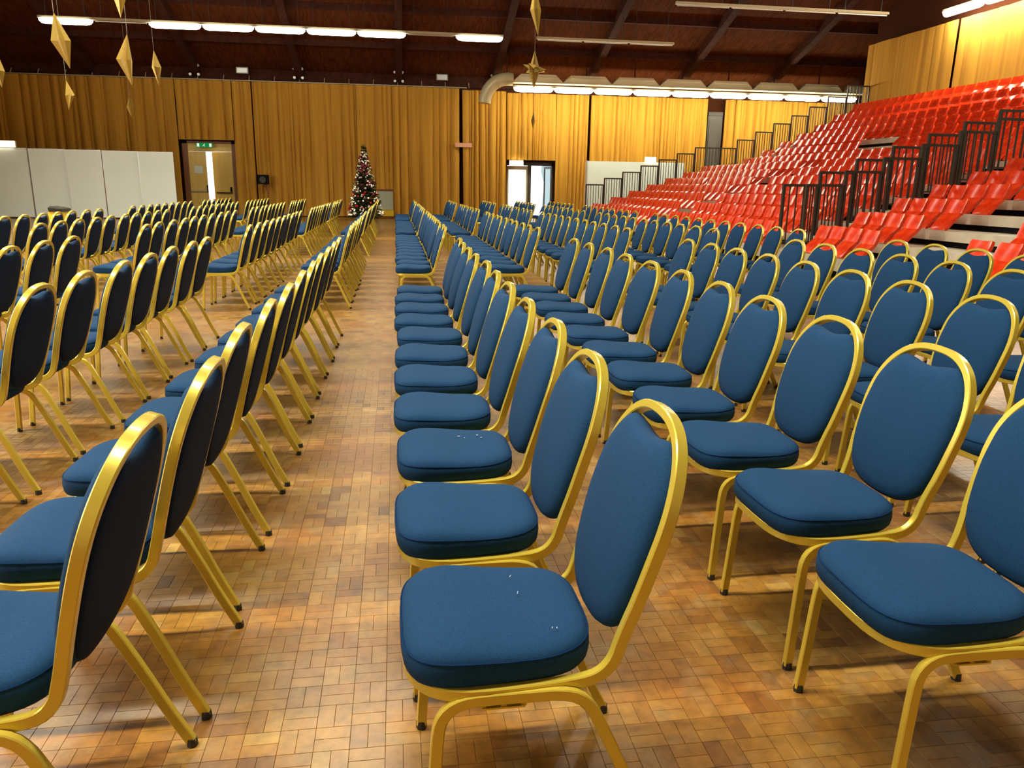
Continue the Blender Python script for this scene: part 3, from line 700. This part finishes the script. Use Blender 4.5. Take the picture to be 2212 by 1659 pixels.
for i, (x, y, rz, side, row, bi, k) in enumerate(spots):
    if i >= 300:
        mt = Matrix.Translation((x, y, 0)) @ Matrix.Rotation(rz, 4, 'Z')
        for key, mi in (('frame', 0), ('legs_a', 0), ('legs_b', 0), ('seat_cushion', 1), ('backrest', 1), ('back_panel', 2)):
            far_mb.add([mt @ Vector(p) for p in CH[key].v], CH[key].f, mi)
        continue
    t = empty('banquet_chair', (x, y, 0), rz)
    sd = 'red seating side' if side == 1 else 'white partition side'
    if side == 1 and row == 0 and bi == 0 and k == 0: lab = 'blue gold-framed banquet chair with pale scuffs on its seat, first by the aisle'
    elif side == 1 and row == 0 and bi == 0 and k == 2: lab = 'blue banquet chair with white marks on its seat, third beside the aisle'
    else: lab = '%s blue chair along the %s block of %s row from aisle, %s' % (ORD[k], BL[bi], ORD[row], sd)
    tag(t, lab, 'chair', 'blue banquet chairs in rows')
    new('frame', ME['frame'], None, t)
    sc_ = new('seat_cushion', ME['seat_cushion'], None, t)
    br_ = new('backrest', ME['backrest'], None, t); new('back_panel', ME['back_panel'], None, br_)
    la = new('leg_arch', ME['legs_a'], None, t); lb = new('leg_arch', ME['legs_b'], None, t)
    if i < 130: new('crease_shade', ME['crease_shade'], None, sc_)
    if i < 110:
        for q, (fx, fy) in enumerate(FEET): new('foot_cap', ME['foot'], None, la if fy > 0 else lb, (fx, fy, 0))
    if i < 40: new('link_bracket', ME['link'], None, t, (0, -0.205, 0))
if far_mb.v:
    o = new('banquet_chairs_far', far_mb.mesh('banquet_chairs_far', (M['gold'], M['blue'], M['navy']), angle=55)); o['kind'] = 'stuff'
    tag(o, 'farthest rows of blue banquet chairs, packed together near the back curtain', 'chairs')
# pale specks of lint and scuffs on two seats (part of those chairs)
def specks(parent, pts, col):
    b_ = MB()
    for (x, y, z, l, w_, a) in pts:
        c = Vector((x, y, z)); d = Vector((math.cos(a), math.sin(a), 0))*l*0.3; p = Vector((-math.sin(a), math.cos(a), 0))*w_*0.35
        up = Vector((0, 0, 0.0012)); b_.add([c-d-p, c+d-p, c+d+p, c-d+p, c-d-p+up, c+d-p+up, c+d+p+up, c-d+p+up], [(3,2,1,0),(4,5,6,7),(0,1,5,4),(1,2,6,5),(2,3,7,6),(3,0,4,7)])
    b_.build('lint', M['lint'], parent, smooth=False)
for o in list(COL.objects):
    if o.name.startswith('banquet_chair') and o.type == 'EMPTY':
        if 'pale scuffs' in o['label']: specks(o, [(-0.03, 0.02, 0.493, 0.02, 0.002, 1.3), (0.02, -0.13, 0.491, 0.012, 0.002, 1.2), (-0.035, 0.10, 0.492, 0.018, 0.002, 1.1), (0.03, -0.13, 0.490, 0.010, 0.002, 1.4)], None)
        if 'white marks' in o['label']: specks(o, [(-0.07, 0.05, 0.492, 0.016, 0.006, 0.4), (-0.05, 0.03, 0.492, 0.010, 0.005, 0.9), (0.0, 0.06, 0.491, 0.014, 0.006, 1.2), (0.012, 0.03, 0.491, 0.010, 0.006, 0.2)], None)

# ------------------------------------------------------------------ grandstand
ROWS = [(7.00, 0.34), (7.69, 0.575), (8.38, 0.81), (9.07, 1.045), (9.76, 1.28), (10.45, 1.51), (11.14, 1.74), (12.77, 2.05), (13.47, 2.35), (14.16, 2.67), (14.85, 2.97), (15.53, 3.30), (16.24, 3.68), (17.0, 4.10)]
SY0, SY1 = 5.0, 29.0
G = tag(empty('grandstand', (7.0, SY1, 0)), 'tiered retractable grandstand of red plastic seats with brown stair railings', 'grandstand')
def gchild(mb, name, mat, parent=G, smooth=False):
    o = mb.build(name, mat, parent, smooth=smooth); 
    if parent is G: o.matrix_parent_inverse = Matrix.Translation((-7.0, -SY1, 0))
    return o
AIS = [(9.15, 10.70), (12.85, 13.72), (20.45, 21.45)]
for k, (X, z) in enumerate(ROWS):
    Xn = ROWS[k+1][0] if k+1 < len(ROWS) else 17.8
    bb = MB(); bb.box(X+0.02, Xn+0.02, SY0, SY1, z-0.035, z); gchild(bb, 'tread_deck', M['deck'])
    bb = MB(); bb.box(X-0.015, X+0.02, SY0, SY1, z-(0.20 if k == 0 else 0.145), z+0.004); gchild(bb, 'riser_board', M['deck'])
    bb = MB(); bb.box(X+0.3, X+0.34, SY0, SY1, 0.0, z-0.05); gchild(bb, 'unlit_backing', M['under'])  # near-black sheet stands in for the unlit space under the decks
# the seats
SW = 0.455
def shell(prof, th, wid, dish):
    b_ = MB(); n = len(prof); cols = [-1, -0.86, -0.45, 0, 0.45, 0.86, 1]
    fr, bk = [], []
    for i, (x, z) in enumerate(prof):
        a_, c_ = Vector(prof[max(i-1, 0)]), Vector(prof[min(i+1, n-1)]); d = (c_-a_).normalized(); nr = Vector((d.y, -d.x))
        if nr.x > 0: nr = -nr
        t_ = i/(n-1)
        wf = wid/2*(1.0 if 0 < i < n-1 else 0.93)
        fr.append([Vector((x+nr.x*(dish*(abs(c)**2.5)), wf*c, z+nr.y*(dish*(abs(c)**2.5)))) for c in cols])
        bk.append([Vector((x-nr.x*th, wf*c, z-nr.y*th)) for c in cols])
    ring = [[*fr[i], *bk[i][::-1]] for i in range(n)]
    b_.loft(ring, True, True); return b_
back_m = shell([(0.205, 0.245), (0.215, 0.275), (0.245, 0.36), (0.278, 0.44), (0.292, 0.472)], 0.02, SW-0.085, 0.028)
pan_m = shell([(0.200, 0.262), (0.165, 0.235), (0.09, 0.165), (0.02, 0.09), (-0.025, 0.035), (-0.028, 0.015)], 0.035, SW-0.100, 0.018)
me_back = back_m.mesh('seat', (M['red'],), angle=50); me_pan = pan_m.mesh('seat_pan', (M['red'],), angle=50)
seats = []
rnd = random.Random(5)
MISSING = {(9, 3), (8, 3), (5, 16), (4, 9)}
for k, (X, z) in enumerate(ROWS):
    yy = SY1-0.35; idx = 0
    while yy > SY0+0.3:
        idx += 1
        cut = False
        for a0, a1 in AIS:
            if k < 7 and a0 < yy+SW/2 and yy-SW/2 < a1:
                yy = a0-SW/2-0.02; cut = True; break
        if cut: continue
        if (k, idx) not in MISSING and not (k == 8 and 20.4 < yy < 22.3) and not (k == 9 and 21.4 < yy < 23.3):
            q = px((X, yy, z+0.3))
            if q and -10 < q[0] < 2240: seats.append((X, yy, z, k, q))
        yy -= SW+0.008
seats.sort(key=lambda s: s[0]**2+s[1]**2)
far_s = MB()
for i, (X, yy, z, k, q) in enumerate(seats):
    tip = R(rnd.choice([0, 0, 0, 0, -1.5, 1.5])); dz = rnd.uniform(-0.006, 0.006)
    if i < 300:
        s_ = new('seat', me_back, None, G); s_.matrix_parent_inverse = Matrix.Translation((-7.0, -SY1, 0)); s_.location = (X+0.02, yy, z+dz); s_.rotation_euler = (0, tip, 0)
        p_ = new('seat_pan', me_pan, None, s_); p_.rotation_euler = (0, R(rnd.uniform(-2, 2)), 0)
    else:
        for src in (back_m, pan_m): far_s.add([(p[0]+X+0.02, p[1]+yy, p[2]+z) for p in src.v], src.f)
o = gchild(far_s, 'seats_far', M['red'], smooth=True); o['kind'] = 'stuff'
# railings
def rail(X0, X1, Y, z, nb, fat, zb=None):
    h = 1.14; b_ = MB()
    b_.bar((X0, Y, z+h), (X1, Y, z+h), 0.045, 0.045); b_.bar((X0, Y, z+0.12), (X1, Y, z+0.12), 0.03, 0.03)
    b_.bar((X0+0.02, Y, z), (X0+0.02, Y, z+h), fat, 0.05, up=(1, 0, 0)); b_.bar((X1-0.02, Y, z-0.0), (X1-0.02, Y, z+h), fat, 0.05, up=(1, 0, 0))
    o = gchild(b_, 'guard_rail', M['rail'])
    for i in range(nb):
        x = X0+(X1-X0)*(i+1)/(nb+1); q = MB(); q.bar((x, Y, z+0.12), (x, Y, z+h), 0.02, 0.02, up=(1, 0, 0)); q.build('baluster', M['rail'], o, smooth=False)
for k in range(7):
    for Y in (AIS[1][0]+0.02, AIS[1][1]-0.02):
        rail(ROWS[k][0], ROWS[k][0]+0.69, Y, ROWS[k][1], 4, 0.055)
for k in range(len(ROWS)):
    X0 = ROWS[k][0]; X1 = ROWS[k+1][0] if k+1 < len(ROWS) else 17.9
    rail(X0, X1, SY1-0.05, ROWS[k][1], 6 if X1-X0 < 1 else 13, 0.035)

# ------------------------------------------------------------------ hanging stars
def star(px_, py_, hpx, dist, label, kind, seed, wr=0.32, tilt=0.1):
    # centre from the direction seen, at its own distance
    d = _fw*FPX+_r2*(px_-1106)-_u2*(py_-829.5); c = Vector((0, 0, CAM_H))+d*(dist/d.y)
    h = hpx/FPX*dist*1.02; rn = random.Random(seed)
    t = tag(empty('hanging_star', c), label, 'star', 'hanging gold stars')
    b_ = MB()
    tv, bv = Vector((rn.uniform(-tilt, tilt)*h*0.5, 0, h/2)), Vector((rn.uniform(-tilt, tilt)*h*0.5, 0, -h/2))
    n = 10; ring = []
    for k in range(n):
        a = 2*math.pi*k/n+rn.uniform(0, .3)+seed; rr = h*wr/2*(1.0 if k % 2 == 0 else 0.62)*rn.uniform(0.92, 1.05)
        ring.append(Vector((rr*math.cos(a), rr*math.sin(a), rn.uniform(-.03, .03)*h)))
    b_.add([tv, bv]+ring, [(0, 2+k, 2+(k+1) % n) for k in range(n)]+[(1, 2+(k+1) % n, 2+k) for k in range(n)])
    b_.build('foil_body', M['foil'], t, smooth=False)
    if kind == 'spiky':
        for k in range(7):
            a = 2*math.pi*k/7+0.4; el = rn.uniform(-0.35, 0.45); dv = Vector((math.cos(a)*math.cos(el), math.sin(a)*math.cos(el), math.sin(el)))
            q = MB(); o1 = dv.orthogonal().normalized(); o2 = dv.cross(o1); r0 = 0.13*h
            q.add([dv*h*0.36]+[dv*h*0.04+(o1*math.cos(j*math.pi/2)+o2*math.sin(j*math.pi/2))*r0 for j in range(4)], [(0, 1+j, 1+(j+1) % 4) for j in range(4)]+[(4, 3, 2, 1)])
            q.build('spike', M['foil'], t, smooth=False)
    q = MB(); q.bar(tv, (tv.x, 0, roof_z(dist)+0.1-c.z), 0.006, 0.006); q.build('string', M['string'], t, smooth=False)
star(134, 88, 96, 13.6, 'largest folded gold paper star, hanging below the first lit tube light', 'plain', 1, 0.38, 0.25)
star(270, 129, 91, 14.2, 'shiny gold paper star hanging below the first unlit tube light', 'plain', 2, 0.33, 0.2)
star(339, 146, 62, 20.5, 'slim gold paper star left of the eaves, below the second lit tube light', 'plain', 3, 0.30, 0.2)
star(150, 206, 53, 24.0, 'gold paper star hanging low before the dim curtain, under the largest star', 'plain', 4, 0.32, 0.2)
star(281, 231, 39, 28.0, 'smallest gold paper star before the dim curtain', 'plain', 5, 0.33, 0.1)
star(-3, 152, 60, 18.0, 'gold paper star cut by the picture edge above the white partition', 'plain', 6, 0.40, 0.1)
star(259, -20, 92, 14.0, 'gold paper star whose lower tip hangs over the first unlit tube light', 'plain', 7, 0.36, 0.1)
star(1158, 22, 94, 14.0, 'gold paper star hanging above the three unlit tube lights', 'plain', 8, 0.26, 0.12)
star(1155, 150, 72, 18.5, 'many-pointed gold star hanging before the cream light trough', 'spiky', 9, 0.34, 0.1)
star(1152, 260, 34, 29.0, 'small gold star hanging before the bright curtain above the glass door', 'plain', 10, 0.30, 0.2)

# ------------------------------------------------------------------ Christmas tree and things by the back wall
TX, TY = -1.16, 31.6
t = tag(empty('christmas_tree', (TX, TY, 0)), 'decorated Christmas tree with red and silver baubles before the back curtain', 'tree')
bb = MB(); bb.tube([(0, 0, 0.02), (0, 0, 1.0), (0, 0, 3.0)], [0.06, 0.05, 0.01], 8); bb.build('trunk', M['bark'], t)
bb = MB(); bb.tube([(0, 0, 0.0), (0, 0, 0.06), (0, 0, 0.22)], [0.26, 0.26, 0.2], 12); bb.build('stand', M['maroon'], t)
fol = MB(); rn = random.Random(4)
H0, H1 = 0.28, 3.02
for lv in range(26):
    f = lv/25; zc = H0+(H1-H0)*f; rad = 0.72*(1-f)**0.9+0.04; nbr = int(7+17*(1-f))
    for k in range(nbr):
        a = rn.uniform(0, 6.283); L_ = rad*rn.uniform(0.75, 1.08); droop = rn.uniform(-0.22, -0.02)*L_
        d = Vector((math.cos(a), math.sin(a), 0)); base = Vector((0, 0, zc+rn.uniform(-0.05, 0.05)))
        tip = base+d*L_+Vector((0, 0, droop)); side = Vector((-d.y, d.x, 0))
        for m_ in range(9):
            u = 0.2+0.8*(m_+1)/9; p = base.lerp(tip, u); w_ = 0.10*(1.15-u)+0.035
            for sg in (-1, 1):
                e = p+side*sg*w_+d*0.06+Vector((0, 0, rn.uniform(-0.06, 0.03)))
                dn = Vector((0, 0, -0.035))
                fol.add([p-d*0.02, p+d*0.035, e, p+dn], [(0, 1, 2), (0, 2, 3), (1, 3, 2)])
o = fol.build('foliage', M['needle'], t, smooth=False); o['kind'] = 'stuff'
def balls(name, mat, cnt, rmin, rmax, seed, zlo=0.3, zhi=2.9, grow=0.98):
    b_ = MB(); q = random.Random(seed)
    for _ in range(cnt):
        f = q.uniform(0, 1)**1.4; z = zlo+(zhi-zlo)*f; rad = (0.72*(1-(z-H0)/(H1-H0))**0.9+0.05)*q.uniform(grow-0.1, grow+0.06); a = q.uniform(0, 6.283); c = Vector((rad*math.cos(a), rad*math.sin(a), z-0.06)); r_ = q.uniform(rmin, rmax)
        rings = [[c+Vector((r_*math.sin(th)*math.cos(j*math.pi/4), r_*math.sin(th)*math.sin(j*math.pi/4), r_*math.cos(th))) for j in range(8)] for th in (0.05, 0.7, 1.4, 2.1, 3.09)]
        b_.loft(rings, True, True)
    o = b_.build(name, mat, t); o['kind'] = 'stuff'
balls('silver_baubles', M['bauble_white'], 230, 0.025, 0.05, 1)
balls('red_baubles', M['bauble_red'], 34, 0.035, 0.06, 2, 0.3, 1.3)
balls('maroon_tinsel_tufts', M['bauble_dark'], 45, 0.05, 0.09, 3, 1.4, 2.9, 0.9)
balls('fairy_lights', M['fairy'], 150, 0.014, 0.028, 6)
b_ = MB()
for k in range(5):
    a = k*2*math.pi/5+math.pi/2; a1, a2 = a+math.pi/5, a-math.pi/5
    for yy in (-0.035, 0.035): b_.add([(0, yy, 3.10), (0.045*math.cos(a1), 0, 3.10+0.045*math.sin(a1)), (0.11*math.cos(a), 0, 3.10+0.11*math.sin(a)), (0.045*math.cos(a2), 0, 3.10+0.045*math.sin(a2))], [(0, 1, 2), (0, 2, 3)])
b_.build('tree_top_star', M['foil'], t, smooth=False)
t.scale = (0.90, 0.90, 0.91)
t = tag(empty('display_board', (-0.40, 33.6, 0)), 'grey-green display board on a yellow base beside the Christmas tree', 'board')
bb = MB(); bb.box(-0.30, 0.30, -0.03, 0.03, 0.36, 1.12); bb.build('panel', M['board'], t, smooth=False)
bb = MB(); bb.box(-0.33, 0.33, -0.05, 0.05, 1.12, 1.19); bb.build('top_rail', M['maroon'], t, smooth=False)
bb = MB(); bb.box(-0.42, 0.32, -0.2, 0.2, 0.10, 0.34); bb.build('base', M['yellow'], t, smooth=False)
bb = MB(); bb.box(-0.40, 0.30, -0.18, 0.18, 0.05, 0.10); bb.build('plinth', M['maroon'], t, smooth=False)
for sx in (-0.35, 0.25):
    for sy in (-0.14, 0.14):
        bb = MB(); bb.tube([(sx, sy-0.015, 0.03), (sx, sy+0.015, 0.03)], 0.03, 8); bb.build('caster', M['rubber'], t)
t = tag(empty('loudspeaker', (-5.38, 34.3, -0.0)), 'black loudspeaker box on a slim stand before the curtain', 'loudspeaker')
bb = MB(); bb.prism([(-0.21, -0.18, 1.32), (0.20, -0.18, 1.32), (0.20, -0.18, 1.70), (-0.21, -0.18, 1.70)], (0, 0.32, 0)); bb.build('cabinet', M['black'], t, smooth=False)
bb = MB(); bb.tube([(-0.01, -0.185, 1.50), (-0.01, -0.2, 1.50)], 0.13, 16); bb.build('speaker_cone', M['rail'], t)
bb = MB(); bb.tube([(0.15, 0, 0.0), (0.15, 0, 1.0), (0.12, 0, 1.20), (0.02, 0, 1.33)], [0.035, 0.035, 0.06, 0.12], 8); bb.build('stand', M['brownwood'], t)
bb = MB(); bb.tube([(0.15, 0, 0), (0.15, 0, 0.03)], 0.22, 14); bb.build('base_plate', M['black'], t)
t = tag(empty('curtain_board', (2.95, YB-0.56, 2.98)), 'salmon pink board clipped across the curtain gap', 'board')
bb = MB(); bb.box(-0.36, 0.36, -0.02, 0.02, 0, 0.17); bb.build('panel', M['pink'], t, smooth=False)
for s in (-0.2, 0.2):
    bb = MB(); bb.bar((s, 0, 0.17), (s, 0.20, 2.42), 0.006, 0.006); bb.build('hanging_wire', M['string'], t, smooth=False)
# cleaning trolley among the left rows
t = tag(empty('cleaning_trolley', (-6.15, 15.7, 0)), 'yellow cleaning trolley with a dark lid in front of the white boards', 'trolley')
bb = MB(); bb.loft([[(-0.17, -0.22, 0.12), (0.17, -0.22, 0.12), (0.17, 0.22, 0.12), (-0.17, 0.22, 0.12)], [(-0.21, -0.25, 0.82), (0.21, -0.25, 0.82), (0.21, 0.25, 0.82), (-0.21, 0.25, 0.82)]], True, True); bb.build('bag', M['yellow'], t, smooth=False)
bb = MB(); bb.loft([[(-0.17, -0.28, 0.82), (0.25, -0.28, 0.82), (0.25, 0.28, 0.82), (-0.17, 0.28, 0.82)], [(-0.19, -0.29, 0.89), (0.23, -0.29, 0.87), (0.23, 0.29, 0.87), (-0.19, 0.29, 0.89)], [(-0.15, -0.22, 0.92), (0.18, -0.22, 0.89), (0.18, 0.22, 0.89), (-0.15, 0.22, 0.92)]], True, True); bb.build('lid', M['umber'], t, smooth=False)
for sx in (-0.14, 0.14):
    for sy in (-0.18, 0.18):
        bb = MB(); bb.bar((sx, sy, 0.05), (sx, sy, 0.14), 0.03, 0.03); bb.tube([(sx, sy-0.015, 0.045), (sx, sy+0.015, 0.045)], 0.045, 10); bb.build('caster', M['rubber'], t)
t.scale = (0.55, 0.75, 1.0)
# white plastic bag on a chair of the second block
t_ = MB(); rn = random.Random(3); rings = []
for j in range(7):
    f = j/6; rr = 0.10*math.sin(0.35+2.5*f)*(1.1-0.3*f)
    rings.append([Vector((rr*math.cos(a)*rn.uniform(0.75, 1.15), rr*math.sin(a)*rn.uniform(0.75, 1.15), 0.484+0.32*f)) for a in [k*math.pi/5 for k in range(10)]])
t_.loft(rings, True, True)
bs = min((q for q in spots if q[3] == 1 and q[4] == 3 and q[5] == 2), key=lambda q: abs(q[1]-18.62))
o = t_.build('plastic_bag', M['plasticbag'], None, (bs[0]-0.09, bs[1], 0.008), smooth=False)
tag(o, 'crumpled white plastic bag left on a blue chair seat', 'bag')
